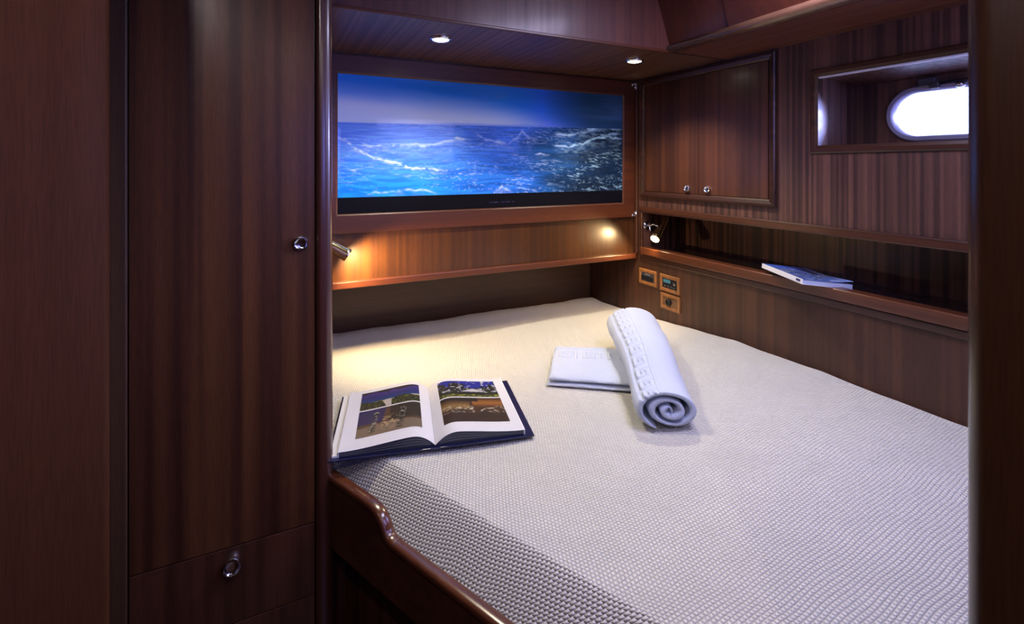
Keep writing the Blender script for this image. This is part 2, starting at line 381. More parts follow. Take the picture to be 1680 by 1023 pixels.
# side bulkhead: leaning face and rounded lower moulding
bm = bmesh.new()
prism(bm, [(1.345, ZS+.022), (1.272, ZC), (1.31, ZC), (1.385, ZS+.02)], lambda p, t: (p[0], t, p[1]), -.2, YF)
struct(obj('trim_15', bm, wood('bulkhead_veneer', 'Z', dark=(.070, .016, .009), light_=(.095, .025, .012), contrast=(.2, .8), rough=.35)))
bm = bmesh.new()
prism(bm, [(1.337, ZS+.024), (1.271, ZC-.001), (1.274, ZC-.001), (1.345, ZS+.024)], lambda p, t: (p[0], t, p[1]), -.2, 1.12)
struct(obj('trim_16', bm, wood('bulkhead_panel', 'Z', dark=(.062, .014, .006), light_=(.078, .019, .008), contrast=(.2, .8), rough=.35)))
bm = bmesh.new()
sec = [(.0165*math.cos(a)*1.35, .0165*math.sin(a)) for a in [2*PI*k/14 for k in range(14)]]
sweep(bm, [((1.345, 1.388, ZS+.012), (.8, 0, 0), (0, 0, .8)), ((1.343, 1.0, ZS+.010), (1.1, 0, 0), (0, 0, 1.1)), ((1.338, .6, ZS+.011), (1.25, 0, 0), (0, 0, 1.25)), ((1.334, -.2, ZS+.011), (1.3, 0, 0), (0, 0, 1.3))], sec)
struct(obj('trim_17', bm, wood('rounded_moulding', 'Y', dark=(.10, .045, .025), light_=(.15, .070, .038), rough=.25, coat=.5), smooth=True))
bm = bmesh.new(); box(bm, 1.362, XW-.001, YF-.004, YF+.001, ZS-.0015, ZS+.004)
struct(obj('trim_20', bm, GAP))
# side wall behind the wardrobe (head of berth, left side)
bm = bmesh.new(); box(bm, .10, .13, 1.36, YR, 0, ZC); struct(obj('wall_left', bm, W_V))
# enclosing walls of the gangway behind and beside the camera
bm = bmesh.new(); box(bm, -1.2, 2.1, -1.2, -1.17, 0, ZC); struct(obj('wall_front', bm, W_V))
bm = bmesh.new(); box(bm, -1.2, -1.17, -1.17, 2.4, 0, ZC); struct(obj('wall_side', bm, W_V))
bm = bmesh.new(); box(bm, -1.17, -.34, 1.50, 1.52, 0, ZC); struct(obj('wall_corner', bm, W_V))
bm = bmesh.new(); box(bm, .62, XW, .04, .06, 0, ZC); struct(obj('wall_foot', bm, W_V))
w2 = bpy.data.objects.new('window_2', None); C.objects.link(w2); struct(w2)
bm = bmesh.new(); rect_frame(bm, lambda a, b, h: Vector((a, .061+h, b)), .71, 1.35, 1.41, 1.79, [(0, 0), (0, .012), (.004, .015), (.016, .015), (.020, .012), (.020, 0)])
obj('window_frame', bm, W_X, w2)
bm = bmesh.new(); box(bm, .725, 1.335, .0605, .064, 1.425, 1.775); obj('window_pane', bm, mat('milky_pane', (.8, .8, .9), .3)[0], w2)
# doorway jamb close to the camera on the right, rounded
bm = bmesh.new(); rj = .022; pts = []
x0, x1, y0, y1 = .521, .66, -.05, .205
for cx, cy, a0 in ((x1-rj, y1-rj, 0), (x0+rj, y1-rj, PI/2), (x0+rj, y0+rj, PI), (x1-rj, y0+rj, 1.5*PI)):
    for k in range(7): a = a0+PI/2*k/6; pts.append((cx+rj*math.cos(a), cy+rj*math.sin(a)))
prism(bm, pts, lambda p, t: (p[0], p[1], t), 0, ZC)
struct(obj('trim_18', bm, wood('jamb_varnish', 'Z', dark=(.060, .022, .011), light_=(.080, .031, .015), contrast=(.2, .8), rough=.30, coat=.4, bump=.02), angle=35))
# open cabin door on the left
bm = bmesh.new(); d = Vector((-.865, -.50, 0)).normalized(); nn = Vector((d.y, -d.x, 0)); base = Vector((-.233, .915, 0))
pts = []; L, th = .62, .034
for k in range(9): a = -PI/2+PI*k/8; pts.append((-.012*math.cos(a), th/2+th/2*math.sin(a)))
pts += [(L, th), (L, 0)]
prism(bm, pts, lambda p, t: base+d*p[0]-nn*(p[1])+Vector((0, 0, t)), .02, ZC-.02)
struct(obj('door_1', bm, W_SMOOTH, angle=35))

# ================================================================== WARDROBE
YW = 1.30
wd = thing('wardrobe', 'tall built-in mahogany wardrobe with a chrome-knobbed door above drawers', 'wardrobe', (-.09, YW, 0))
def wobj(name, bm, m, par=wd, **k):
    bmesh.ops.translate(bm, verts=bm.verts[:], vec=(.09, -YW, 0)) if par is wd else None
    return obj(name, bm, m, par, **k)
bm = bmesh.new(); box(bm, -.275, .099, YW+.02, YW+.5 if False else YW+.05, .02, ZC-.005); wobj('carcass', bm, GAP)
bm = bmesh.new(); box(bm, -.34, -.2755, YW-.003, YW+.05, .02, ZC-.005, .003); wobj('side_stile', bm, wood('stile_varnish', 'Z', dark=(.06, .026, .012), light_=(.09, .042, .020), contrast=(.2, .8), rough=.4))
bm = bmesh.new(); box(bm, -.273, .0965, YW, YW+.019, .523, ZC-.008, .0012); door = wobj('door', bm, W_V2)
KPROF = [(0, -.001), (.0135, -.001), (.0145, .002), (.0155, .006), (.0165, .010), (.0155, .0135), (.0125, .0145), (.0115, .0125), (.0105, .0110), (.006, .0100), (0, .0098)]
def knob(loc, d, s=1., par=None, name='knob', inv=Vector((0, 0, 0))):
    bm = bmesh.new(); lathe(bm, [(r*s, z*s*.75) for r, z in KPROF], orient(Vector(loc)+inv, d), 32)
    return obj(name, bm, CHROME, par, angle=50)
INV = Vector((.09, -YW, 0))
k = knob((.064, YW, 1.213), (0, -1, 0), 1.12, door, inv=INV); k['label'] = 'round chrome push knob'
for z0, z1, kz in ((.345, .5205, .482), (.17, .3425, .305)):
    bm = bmesh.new(); box(bm, -.273, .0965, YW, YW+.019, z0, z1, .0012)
    dr = wobj('drawer', bm, wood('drawer_front', 'Z', seed=z0*9, dark=(.055, .0175, .008), light_=(.095, .034, .015)))
    k = knob((-.082, YW, kz), (0, -1, 0), 1.25, dr, inv=INV); k['label'] = 'round chrome push knob'
bm = bmesh.new(); box(bm, -.273, .0965, YW+.01, YW+.02, .02, .165); wobj('plinth', bm, W_X)
# rounded corner post between wardrobe and berth
bm = bmesh.new(); pts = []
xa, xb = .0990, .1375; ya, yb = YW-.008, YW+.06; rr = .019
for cx, cy, a0 in ((xb-rr, yb-rr, 0), (xa+.004, yb-.004, PI/2), (xa+.012, ya+.012, PI), (xb-rr, ya+rr, 1.5*PI)):
    q = rr if cx == xb-rr else (.012 if cy < YW+.03 else .004)
    for k in range(9): a = a0+PI/2*k/8; pts.append((cx+q*math.cos(a), cy+q*math.sin(a)))
prism(bm, pts, lambda p, t: (p[0]+(p[0]-xa)*.10*(1-t/1.9), p[1], t), 0, ZC-.002)
struct(obj('trim_19', bm, W_RAILZ, angle=30))

# ================================================================== BED
bed = thing('bed', 'built-in mahogany berth with a stepped side board and varnished rail', 'bed', (.8, 1.2, 0))
BI = Vector((-.8, -1.2, 0))
D2 = Vector((.423, -.906, 0)).normalized(); N2 = Vector((.906, .423, 0)).normalized(); P0 = Vector((.146, 1.278, 0))
prof = [(-.055, .620), (.06, .621), (.12, .622), (.150, .620), (.172, .612), (.186, .598), (.194, .585), (.206, .575), (.225, .571), (.26, .570), (.5, .570), (1.185, .570)]
def catmull(P, k=5):
    out = []
    for i in range(len(P)-1):
        p0, p1, p2, p3 = P[max(i-1, 0)], P[i], P[i+1], P[min(i+2, len(P)-1)]
        for j in range(k):
            t = j/k; out.append(tuple(.5*((2*b)+(-a+c)*t+(2*a-5*b+4*c-d_)*t*t+(-a+3*b-3*c+d_)*t**3) for a, b, c, d_ in zip(p0, p1, p2, p3)))
    return out+[tuple(P[-1])]
pc = catmull(prof)
bm = bmesh.new()
prism(bm, [(p[0], p[1]-.008) for p in pc]+[(1.185, .45), (-.055, .45)], lambda p, t: P0+D2*p[0]+N2*t+Vector((0, 0, p[1]))+BI, -.004, .016)
obj('side_board', bm, wood('board_varnish', 'X', dark=(.055, .016, .009), light_=(.085, .026, .013), contrast=(.2, .8), rough=.3), bed)
bm = bmesh.new(); path = []
for i, p in enumerate(pc):
    a = pc[max(i-1, 0)]; b = pc[min(i+1, len(pc)-1)]; tt = Vector((b[0]-a[0], b[1]-a[1])).normalized()
    nrm = D2*(-tt.y)+Vector((0, 0, tt.x)); path.append((P0+D2*p[0]+Vector((0, 0, p[1]))+N2*.006+BI, N2, nrm))
sec = [(.0145*abs(math.cos(a))**.7*(1 if math.cos(a) > 0 else -1), .010*abs(math.sin(a))**.7*(1 if math.sin(a) > 0 else -1)) for a in [2*PI*k/16 for k in range(16)]]
sweep(bm, path, sec)
obj('rail', bm, wood('rail_varnish', 'Y', dark=(.085, .024, .011), light_=(.12, .036, .015), contrast=(.2, .8), rough=.18, coat=.7, bump=.02), bed, smooth=True)
bm = bmesh.new()
box_pts = [P0+D2*-.04+N2*.05, P0+D2*1.10+N2*.05, Vector((1.645, .22, 0)), Vector((1.645, 2.33, 0)), Vector((.135, 2.33, 0)), Vector((.135, 1.35, 0))]
prism(bm, box_pts, lambda p, t: Vector((p[0], p[1], t))+BI, .001, .52)
obj('base', bm, W_V, bed)

def mz(x, y):
    return .652+.068*sst((2.35-y)/1.25)*sst((x-.45)/1.15)+.004*(fbm(x*3+5, y*3, 2, 3)-.5)
# bedspread over the mattress: rows along Y, each row runs from the board over the edge to the hull
def left_edge(y):
    L1 = .166+.467*(1.278-y)
    return np.maximum(L1, .1385)
ys = np.concatenate([np.linspace(YR-.002, 2.25, 22), np.linspace(2.24, 1.34, 110), np.linspace(1.335, 1.12, 60), np.linspace(1.115, .225, 110)])
ts = np.concatenate([np.linspace(0, .12, 70)**1.0, np.linspace(.125, 1, 200)])
Yg, Tg = np.meshgrid(ys, ts, indexing='ij')
XR = 1.6485
Xl = left_edge(Yg); Xg = Xl+Tg*(XR-Xl)
def seg_d(x, y, px, py, nx, ny): return (x-px)*nx+(y-py)*ny
d1 = seg_d(Xg, Yg, .166, 1.278, .906, .423)
dd = d1
back = YR-.002-Yg
R_ = .085
def edge(d, R, depth): q = np.clip(1-d/R, 0, 1); return depth*q**1.25 if R > .06 else depth*(1-np.sqrt(np.clip(1-q**2.3, 0, 1)))
drop = edge(np.clip(dd, 0, 9), R_, .105)
ruff = .016*(fbm(Xg*9, Yg*2+3, 3, 11)-.5)*sst(1-back/.12)
crown = -.012*sst(1-np.clip(back-.03, 0, 1)/.12)
drop = drop+edge(back, .055, .05)
rightroll = edge(np.clip(XR-Xg, 0, 9), .022, .016)+.008*(fbm(Yg*9, Xg*0+2, 2, 21)-.5)*sst(1-(XR-Xg)/.1)
Zg = mz(Xg, Yg)-drop-rightroll+ruff-crown*.6
# soft long folds
Zg += .0022*np.sin(Xg*9+Yg*5)*sst(dd/.2)
P = np.stack([Xg, Yg, Zg], -1)
sp = grid_mesh('bedspread', P, SPREAD)
bm = bmesh.new(); bm.from_mesh(sp.data)
be = [e for e in bm.edges if e.is_boundary]
r = bmesh.ops.extrude_edge_only(bm, edges=be)
low = [v for v in r['geom'] if isinstance(v, bmesh.types.BMVert)]
for v in low: v.co.z = .524
bmesh.ops.contextual_create(bm, geom=[e for e in bm.edges if e.is_boundary])
bmesh.ops.recalc_face_normals(bm, faces=bm.faces[:]); bm.to_mesh(sp.data); bm.free()
sp.data.polygons.foreach_set('use_smooth', [len(p.vertices) < 5 for p in sp.data.polygons])
tag(sp, 'cream waffle-weave bedspread stretched over the berth mattress', 'bedspread')

# ================================================================== SEA PICTURE
pt = thing('framed_picture', 'wide framed photograph of a stormy blue sea under glass', 'picture', (.90, YU, 1.146))
PI_ = Vector((-.90, -YU, -1.146))
bm = bmesh.new()
fx0, fx1, fz0, fz1 = .150, 1.636, 1.147, 1.824
Mf = lambda a, b, h: Vector((a, YU-h, b))+PI_
FW = .074
rect_frame(bm, Mf, fx0, fx1, fz0, fz1, [(0, -.011), (0, -.002), (.003, .001), (FW-.006, .001), (FW-.002, -.002), (FW, -.005), (FW, -.011)])
obj('frame', bm, W_RAILX, pt)
px0, px1, pz0, pz1 = fx0+FW-.002, fx1-FW+.004, 1.215, fz1-FW+.002
nu, nv = 620, 250
U, V = np.meshgrid(np.linspace(0, 1, nu), np.linspace(0, 1, nv), indexing='ij')   # V from the top
def mix(a, b, t): return a*(1-t[..., None])+b*t[..., None]
def full(c): return np.broadcast_to(lin(c), U.shape+(3,)).copy()
def band(x, y, o=3, seed=0): return fbm(x, y, o, seed)
hz = .345-.035*U
cloud = band(U*3, V*7, 4, 40)
sky = mix(full((30, 96, 214)), full((140, 152, 226)), sst(V+.10*(cloud-.5)+.10*(1-U)-.12*U, .12, .34)*(1-sst(U, .45, .95)*.7))
sky = mix(sky, full((30, 62, 110)), sst(U, .50, .80)*.75*(1-sst(V, .2, .34)*.5))
sky = mix(sky, full((22, 46, 62)), sst(U, .60, .88)*.92)
sky = mix(sky, full((66, 92, 140)), sst(cloud, .45, .8)*sst(U, .5, .9)*.35)
sky = mix(sky, full((150, 152, 205)), sst(1-np.abs(V-.24)/.10)*(1-sst(U, .0, .33))*.35)
dep = np.clip((V-hz)/(.875-hz), 0, 1)
wat = mix(full((78, 112, 200)), full((22, 112, 226)), sst(dep, .1, .95))
wat = mix(wat, full((38, 88, 178)), sst(U, .15, .5)*.65)
wat = mix(wat, full((22, 62, 104)), sst(U+.15*(band(U*5, V*6, 3, 5)-.5), .48, .72)*.9)
wat = mix(wat, full((8, 18, 34)), sst(U+.25*(band(U*6, V*9, 4, 9)-.5)+.2*dep, .74, .98)*.92)
wx = U*16+1.5*band(U*6, V*10, 3, 60); wy = 34*np.log(1+4*dep)+6*band(U*4, V*5, 3, 62)
wavy = band(wx, wy, 4, 70)
wat = mix(wat, wat*.35, sst(wavy, .35, .65)*.55)
wat = mix(wat, wat*.5, sst(band(U*9+2*wavy, 9*np.log(1+3*dep), 3, 75), .45, .65)*.5*sst(U, .1, .5))
ridge = 1-np.abs(2*band(wx*1.3+4, wy*.9, 4, 90)-1)
foam = sst(band(U*55/(.5+dep*.6)+3*band(U*8, V*8, 2, 31), 60*np.log(1+4*dep)+8*band(U*5, V*6, 2, 34), 3, 32), .54, .84)*sst(band(U*9, V*14, 3, 33), .38, .62)
fine = sst(band(U*150, V*120, 2, 45), .66, .85)*sst(dep, .3, .7)*sst(band(U*10, V*10, 3, 46), .4, .7)
foamA = np.clip(foam*(.22+.22*dep+.2*sst(U, .4, .7))+fine*.35, 0, 1)
def crest(pts, wd_, amp, seed, fall=.05, below=True):
    """foam line through (u, v) points with spray trailing below"""
    pts = np.array(pts); ux = np.clip(U, pts[0, 0], pts[-1, 0]); vc = np.interp(ux, pts[:, 0], pts[:, 1])
    vc = vc+.012*(band(U*40, U*0+seed, 3, seed)-.5)*2
    inn = sst(U, pts[0, 0]-.01, pts[0, 0]+.02)*(1-sst(U, pts[-1, 0]-.03, pts[-1, 0]+.01))
    dv = V-vc; a = np.exp(-(dv/wd_)**2)
    t = np.where(dv > 0, np.exp(-dv/fall), 0)*.55*sst(band(U*45, V*60, 3, seed+2), .40, .75)
    return np.clip((a*sst(band(U*70, V*50, 2, seed+5), .15, .6)+t)*inn*amp, 0, 1)
def c4(L): return [((x/4.09+540-557)/467, (y/4.09+110-(123+(x/4.09-17)*.0725))/(232-(x/4.09-17)*.124)) for x, y in L]
def c5(L): return [((x/4.446+780-557)/467, (y/4.446+130-(123+(x/4.446+223)*.0725))/(232-(x/4.446+223)*.124)) for x, y in L]
CR = [(c4([(72, 480), (130, 520), (190, 570), (250, 605), (380, 640), (480, 685), (580, 685), (670, 700)]), .009, .95, 101, .03),
      (c4([(190, 540), (330, 535), (500, 528), (620, 525), (700, 495), (760, 478), (830, 488)]), .010, .6, 111, .05),
      (c4([(120, 682), (160, 705), (230, 770)]), .006, .7, 121, .02),
      (c4([(860, 440), (930, 480), (1060, 520)]), .008, .45, 131, .05),
      (c5([(0, 440), (100, 470), (180, 430), (215, 375), (260, 420), (340, 430)]), .010, .40, 141, .05),
      (c5([(470, 480), (600, 490), (720, 465), (800, 430), (900, 405), (1020, 388), (1060, 395)]), .008, .8, 151, .04),
      (c5([(480, 395), (620, 400), (760, 370), (900, 340), (1080, 360)]), .012, .75, 161, .06),
      (c5([(860, 425), (960, 415), (1080, 430)]), .007, .8, 171, .03),
      (c5([(690, 320), (705, 330), (760, 350), (820, 352)]), .012, .7, 181, .05),
      (c5([(320, 540), (360, 530), (430, 545)]), .006, .7, 191, .02),
      (c5([(0, 820), (60, 780), (130, 815)]), .010, .9, 201, .03),
      (c5([(1000, 760), (1040, 775), (1090, 760)]), .007, .9, 211, .02),
      (c4([(230, 860), (270, 845), (400, 835), (520, 825), (620, 850)]), .007, .6, 221, .02)]
fo = foamA
for c in CR: fo = np.clip(fo+crest(*c), 0, 1)
def dark(pts, wd_, amp):
    pts = np.array(pts); vc = np.interp(U, pts[:, 0], pts[:, 1]); inn = sst(U, pts[0, 0], pts[0, 0]+.03)*(1-sst(U, pts[-1, 0]-.03, pts[-1, 0])); dv = V-vc
    return np.where(dv > 0, np.exp(-(dv/wd_)**2), 0)*inn*amp
dk = np.clip(dark(c5([(500, 305), (560, 308), (690, 340)]), .06, .8)+dark(c5([(430, 360), (520, 365), (650, 405)]), .05, .6)+dark(c5([(160, 460), (260, 425), (400, 430), (480, 490)]), .09, .5)+dark(c5([(700, 320), (860, 322), (1080, 330)]), .04, .7)+dark(c5([(790, 405), (850, 395), (1060, 398)]), .03, .8)+dark(c4([(770, 420), (850, 430), (930, 490)]), .10, .35), 0, 1)
wat = mix(wat, wat*.38, dk)
fcol = mix(full((180, 195, 240)), full((150, 190, 215)), sst(U, .5, .9))
wat = mix(wat, fcol, fo*.66)
img = mix(sky, wat, sst((V-hz)/.006, -.5, .5))
head = np.clip((1-np.abs(V-(hz-.006+.010*(band(U*30, U*0, 2, 5)-.5)))/.016), 0, 1)*sst(U, .2, .35)*(1-sst(U, .6, .7))
img = mix(img, full((52, 86, 160)), head*.6)
bandm = (V > .872); img[bandm] = lin((13, 12, 26))
# fine line of small lettering in the caption band
txt = (np.abs(V-.945) < .006) & (U > .46) & (U < .555) & (vnoise(U*520, V*0, 77) > .42); img[txt] = lin((62, 58, 96))
Xp = px0+U*(px1-px0); Zp = pz1-V*(pz1-pz0)
grid_mesh('sea_photograph', np.stack([Xp-.90, np.full_like(U, 0+.006), Zp-1.146], -1), PRINT, pt, smooth=False, cols=np.clip(img*np.where(bandm, .5, 2.1)[..., None], 0, .9))
# chrome hook latches on the right hand corners of the frame
for zc, s in ((1.800, 1), (1.166, -1)):
    bm = bmesh.new()
    b0 = Vector((1.628, YU-.004, zc))
    lathe(bm, [(0, 0), (.007, 0), (.007, .003), (.004, .005), (0, .006)], orient(b0+Vector((-.010, 0, s*.008)), (0, -1, 0)), 14)
    lathe(bm, [(0, 0), (.006, 0), (.006, .003), (.003, .005), (0, .006)], orient(b0+Vector((.004, -.002, -s*.004)), (0, -1, 0)), 14)
    tube(bm, [b0+Vector((-.010, -.008, s*.008)), b0+Vector((-.002, -.011, s*.012)), b0+Vector((.006, -.010, s*.004)), b0+Vector((.007, -.008, -s*.010)), b0+Vector((.003, -.008, -s*.018))], .0022, 8)
    bmesh.ops.translate(bm, verts=bm.verts[:], vec=PI_)
    h = obj('hook_latch', bm, CHROME, pt, smooth=True); h['label'] = 'small chrome hook latch'

# ================================================================== WALL CABINET
cb = thing('wall_cabinet', 'small mahogany wall cabinet with two doors, left of the porthole', 'cabinet', (XW, 1.53, 1.26))
CI = Vector((-XW, -1.53, -1.26))
bm = bmesh.new(); rect_frame(bm, lambda a, b, h: Vector((XW-h, a, b))+CI, 1.172, 1.896, 1.252, 1.820, [(0, 0), (0, .010), (.003, .014), (.010, .015), (.022, .011), (.027, .006), (.027, 0)])
obj('moulding', bm, W_Y, cb)
bm = bmesh.new(); box(bm, XW-.002, XW, 1.195, 1.875, 1.275, 1.797); bmesh.ops.translate(bm, verts=bm.verts[:], vec=CI); obj('carcass', bm, GAP, cb)
for y0, y1, kx, sd in ((1.2005, 1.5305, 1.478, 7.), (1.5325, 1.8675, 1.588, 15.)):
    bm = bmesh.new(); box(bm, XW-.008, XW-.002, y0, y1, 1.2805, 1.7915, .0012); bmesh.ops.translate(bm, verts=bm.verts[:], vec=CI)
    dd_ = obj('door', bm, wood('cabinet_door_veneer', 'Z', dark=(.050, .0145, .007), light_=(.090, .029, .012), band=28, contrast=(.32, .7), seed=sd), cb)
    k = knob((XW-.008, kx, 1.303), (-1, 0, 0), .92, dd_, inv=CI); k['label'] = 'round chrome push knob'

# ================================================================== CONTROL PANELS
def panel(name, label, cat, y0, y1, z0, z1):
    t = thing(name, label, cat, (XW, (y0+y1)/2, z0)); I = Vector((-XW, -(y0+y1)/2, -z0))
    bm = bmesh.new(); rect_frame(bm, lambda a, b, h: Vector((XW-h, a, b))+I, y0, y1, z0, z1, [(0, 0), (0, .006), (.003, .009), (.013, .009), (.017, .006), (.017, 0)])
    obj('surround', bm, W_TEAK, t); return t, I
def pbox(t, I, name, m, y0, y1, z0, z1, h0, h1, bev=.001):
    bm = bmesh.new(); box(bm, XW-h1, XW-h0, y0, y1, z0, z1, bev); bmesh.ops.translate(bm, verts=bm.verts[:], vec=I); return obj(name, bm, m, t)
t, I = panel('switch_panel', 'wood-framed grey switch panel, leftmost of the three beside the pillow end', 'switch panel', 1.785, 1.908, .823, .898)
pbox(t, I, 'faceplate', GREY, 1.802, 1.891, .840, .881, 0, .005)
for i in range(4): pbox(t, I, 'rocker_switch', BLACK, 1.807+i*.021, 1.825+i*.021, .845, .866, .005, .009)
pbox(t, I, 'indicator', mat('pale_print', (.4, .4, .42), .5)[0], 1.83, 1.865, .872, .876, .005, .0055, 0)
t, I = panel('stereo_control', 'wood-framed control unit with a blue-green display, above the round socket', 'control panel', 1.638, 1.762, .820, .898)
pbox(t, I, 'faceplate', BLACK, 1.655, 1.745, .837, .881, 0, .006)
pbox(t, I, 'display', LCD, 1.695, 1.738, .862, .877, .006, .007, 0)
for i in range(4): pbox(t, I, 'button', GREY, 1.664+i*.019, 1.676+i*.019, .843, .850, .006, .009)
bm = bmesh.new(); lathe(bm, [(0, 0), (.007, 0), (.007, .006), (.005, .008), (0, .008)], orient((XW-.006, 1.668, .866), (-1, 0, 0)), 18); bmesh.ops.translate(bm, verts=bm.verts[:], vec=I)
obj('dial', bm, CHROME, t, angle=40)
t, I = panel('socket_panel', 'wood-framed panel with a round black socket, lowest of the three', 'socket', 1.636, 1.757, .738, .812)
pbox(t, I, 'faceplate', mat('brown_plate', (.16, .08, .035), .4)[0], 1.653, 1.740, .755, .795, 0, .004)
bm = bmesh.new(); lathe(bm, [(0, 0), (.015, 0), (.015, .010), (.012, .013), (.010, .013), (.009, .008), (0, .008)], orient((XW-.004, 1.703, .775), (-1, 0, 0)), 24); bmesh.ops.translate(bm, verts=bm.verts[:], vec=I)
obj('socket', bm, BLACK, t, angle=40)

# ================================================================== LAMPS
def downlight(x, y, z, label, s=1.):
    t = thing('recessed_downlight', label, 'ceiling light', (x, y, z))
    bm = bmesh.new(); lathe(bm, [(.029*s, .004), (.027*s, -.004), (.031*s, -.0065), (.036*s, -.005), (.0385*s, -.001), (.0385*s, .001), (.030*s, .004)], Matrix(), 36); obj('trim_ring', bm, CHROME, t, smooth=True)
    bm = bmesh.new(); lathe(bm, [(0, -.008), (.012*s, -.0075), (.022*s, -.006), (.0275*s, -.0035), (.0275*s, 0), (0, 0)], Matrix(), 32); obj('lens', bm, LAMP, t, smooth=True)
downlight(.511, 1.581, ZS-.001, 'lit round chrome downlight in the soffit above the left half of the picture')
downlight(1.322, 1.561, ZS-.001, 'lit round chrome downlight in the soffit near the wall cabinet')
for q, lb in zip(CEIL_SPOTS, ('lit round downlight in the cabin ceiling before the wardrobe', 'lit round downlight in the cabin ceiling over the foot of the bed', 'lit round downlight in the cabin ceiling behind the doorway')):
    downlight(q[0], q[1], ZC-.001, lb)

def reading_lamp(label, wall_pt, wall_n, joint, tail, head, r0, r1, e, cone=105, aim=None):
    t = thing('reading_lamp', label, 'reading lamp', wall_pt); I = -Vector(wall_pt)
    wn_ = Vector(wall_n)
    bm = bmesh.new(); lathe(bm, [(0, 0), (.020, 0), (.020, .003), (.016, .007), (.006, .009), (0, .009)], orient((0, 0, 0), wn_), 24); obj('wall_plate', bm, CHROME, t, angle=40)
    j = Vector(joint); a0 = wn_*.008; a3 = j+I; mid = (a0+a3)/2+Vector((0, 0, .010))
    bm = bmesh.new(); tube(bm, [a0, a0+wn_*.012, mid, a3], .0038, 10)
    lathe(bm, [(0, -.007), (.005, -.005), (.007, 0), (.005, .005), (0, .007)], orient(a3, (0, 0, 1)), 14)
    side = wn_.cross(Vector((0, 0, 1)))
    tube(bm, [a0+wn_*.012+Vector((0, 0, .014)), a0+wn_*.012, a0+wn_*.016+Vector((0, 0, -.016)), a0+wn_*.022+Vector((0, 0, -.024))], .003, 8)
    obj('arm', bm, CHROME, t, smooth=True)
    d = (Vector(head)-Vector(tail)); L = d.length; d.normalize(); M = orient(Vector(tail)+I, d)
    bm = bmesh.new(); lathe(bm, [(0, -.006), (.005, -.005), (.006, 0), (r0*.8, .002), (r0, .006), (r0*1.04, .012), (r1*.96, L*.86), (r1, L*.88), (r1*1.03, L*.93), (r1, L), (r1*.88, L+.001), (r1*.84, L-.008), (0, L-.009)], M, 32)
    obj('shade', bm, BRASS, t, angle=50)
    bm = bmesh.new(); lathe(bm, [(0, L+.001), (r1*.4, L+.0005), (r1*.78, L-.003), (r1*.80, L-.007), (0, L-.007)], M, 24); obj('bulb', bm, LAMP_A, t, smooth=True)
    hp = Vector(head)+d*.012
    light('reading_lamp_light', 'SPOT', hp, hp+(Vector(aim) if aim else d), e, AMBER, .014, cone=cone, blend=.85)
reading_lamp('brass reading lamp behind the corner post, pointing right', (.1302, 1.885, 1.135), (1, 0, 0), (.165, 1.875, 1.133), (.170, 1.868, 1.132), (.250, 1.850, 1.078), .016, .0235, 16.0, 150, aim=(.62, .40, -.62))
reading_lamp('brass reading lamp in the wall niche, pointing down at the bed', (1.672, 1.8849, 1.108), (0, -1, 0), (1.690, 1.815, 1.108), (1.735, 1.815, 1.143), (1.625, 1.775, 1.058), .010, .0235, 6.0, 150, aim=(-.75, .25, -.65))

# ================================================================== MAGAZINE in the niche
mg = thing('magazine', 'thick white-spined magazine lying across the niche rail', 'magazine')
eu = Vector((.914, -.405, -.115)).normalized(); ev = Vector((.405, .914, .02)).normalized(); ew = eu.cross(ev).normalized()
o0 = Vector((1.552, 1.012, 1.0165))
def q3(a, b, c): return o0+eu*a+ev*b+ew*c
def droop(a): return -.0*a
bm = bmesh.new(); prism(bm, [(0, .0015), (.168, .0015), (.168, .0155), (0, .0155)], lambda p, t: q3(p[0], t, p[1]), .001, .239)
obj('pages', bm, mat('page_edges', (.62, .70, .90), .6)[0], mg)
bm = bmesh.new(); prism(bm, [(-.001, 0), (-.001, .017), (0, .017), (0, 0)], lambda p, t: q3(p[0], t, p[1]), 0, .240)
prism(bm, [(0, 0), (.17, 0), (.17, .0013), (0, .0013)], lambda p, t: q3(p[0], t, p[1]), 0, .240)
obj('spine', bm, mat('white_spine', (.82, .82, .86), .35)[0], mg)['label'] = 'white spine with small dark title lettering'
bm = bmesh.new()
for a, b in ((.012, .034),):
    for k in range(5): box(bm, a+k*.0045, a+k*.0045+.003, -.0022, -.0012, .006, .013)
bmesh.ops.transform(bm, matrix=Matrix(((ev.x, eu.x, ew.x, o0.x), (ev.y, eu.y, ew.y, o0.y), (ev.z, eu.z, ew.z, o0.z), (0, 0, 0, 1))), verts=bm.verts[:])
obj('spine_lettering', bm, mat('navy_ink', (.02, .03, .15), .5)[0], mg)
U2, V2 = np.meshgrid(np.linspace(0, 1, 90), np.linspace(0, 1, 110), indexing='ij')
n1 = fbm(U2*9, V2*11, 4, 300); n2 = fbm(U2*40, V2*40, 2, 310)
cc = np.broadcast_to(lin((70, 95, 170)), U2.shape+(3,)).copy()
def mx2(c, col, t): return c*(1-t[..., None])+lin(col)*t[..., None]
cc = mx2(cc, (150, 165, 215), sst(n1, .45, .7)); cc = mx2(cc, (26, 28, 48), sst(n2*.6+n1*.4, .53, .62)*(V2 < .72)*(V2 > .12))
cc = mx2(cc, (60, 100, 205), ((V2 > .75) & (U2 < .95)).astype(float)*.9)
cc = mx2(cc, (12, 14, 30), ((np.abs(U2-.72) < .05) & (V2 > .45) & (V2 < .86)).astype(float))
cc = mx2(cc, (150, 175, 235), sst(U2, .86, .9)*.8)
aa = U2*.17; lift = .0165+.010*sst(aa/.17, .55, 1.)*sst(1-V2, .4, 1)
Pm = np.array(o0)+aa[..., None]*np.array(eu)+(V2*.24)[..., None]*np.array(ev)+lift[..., None]*np.array(ew)
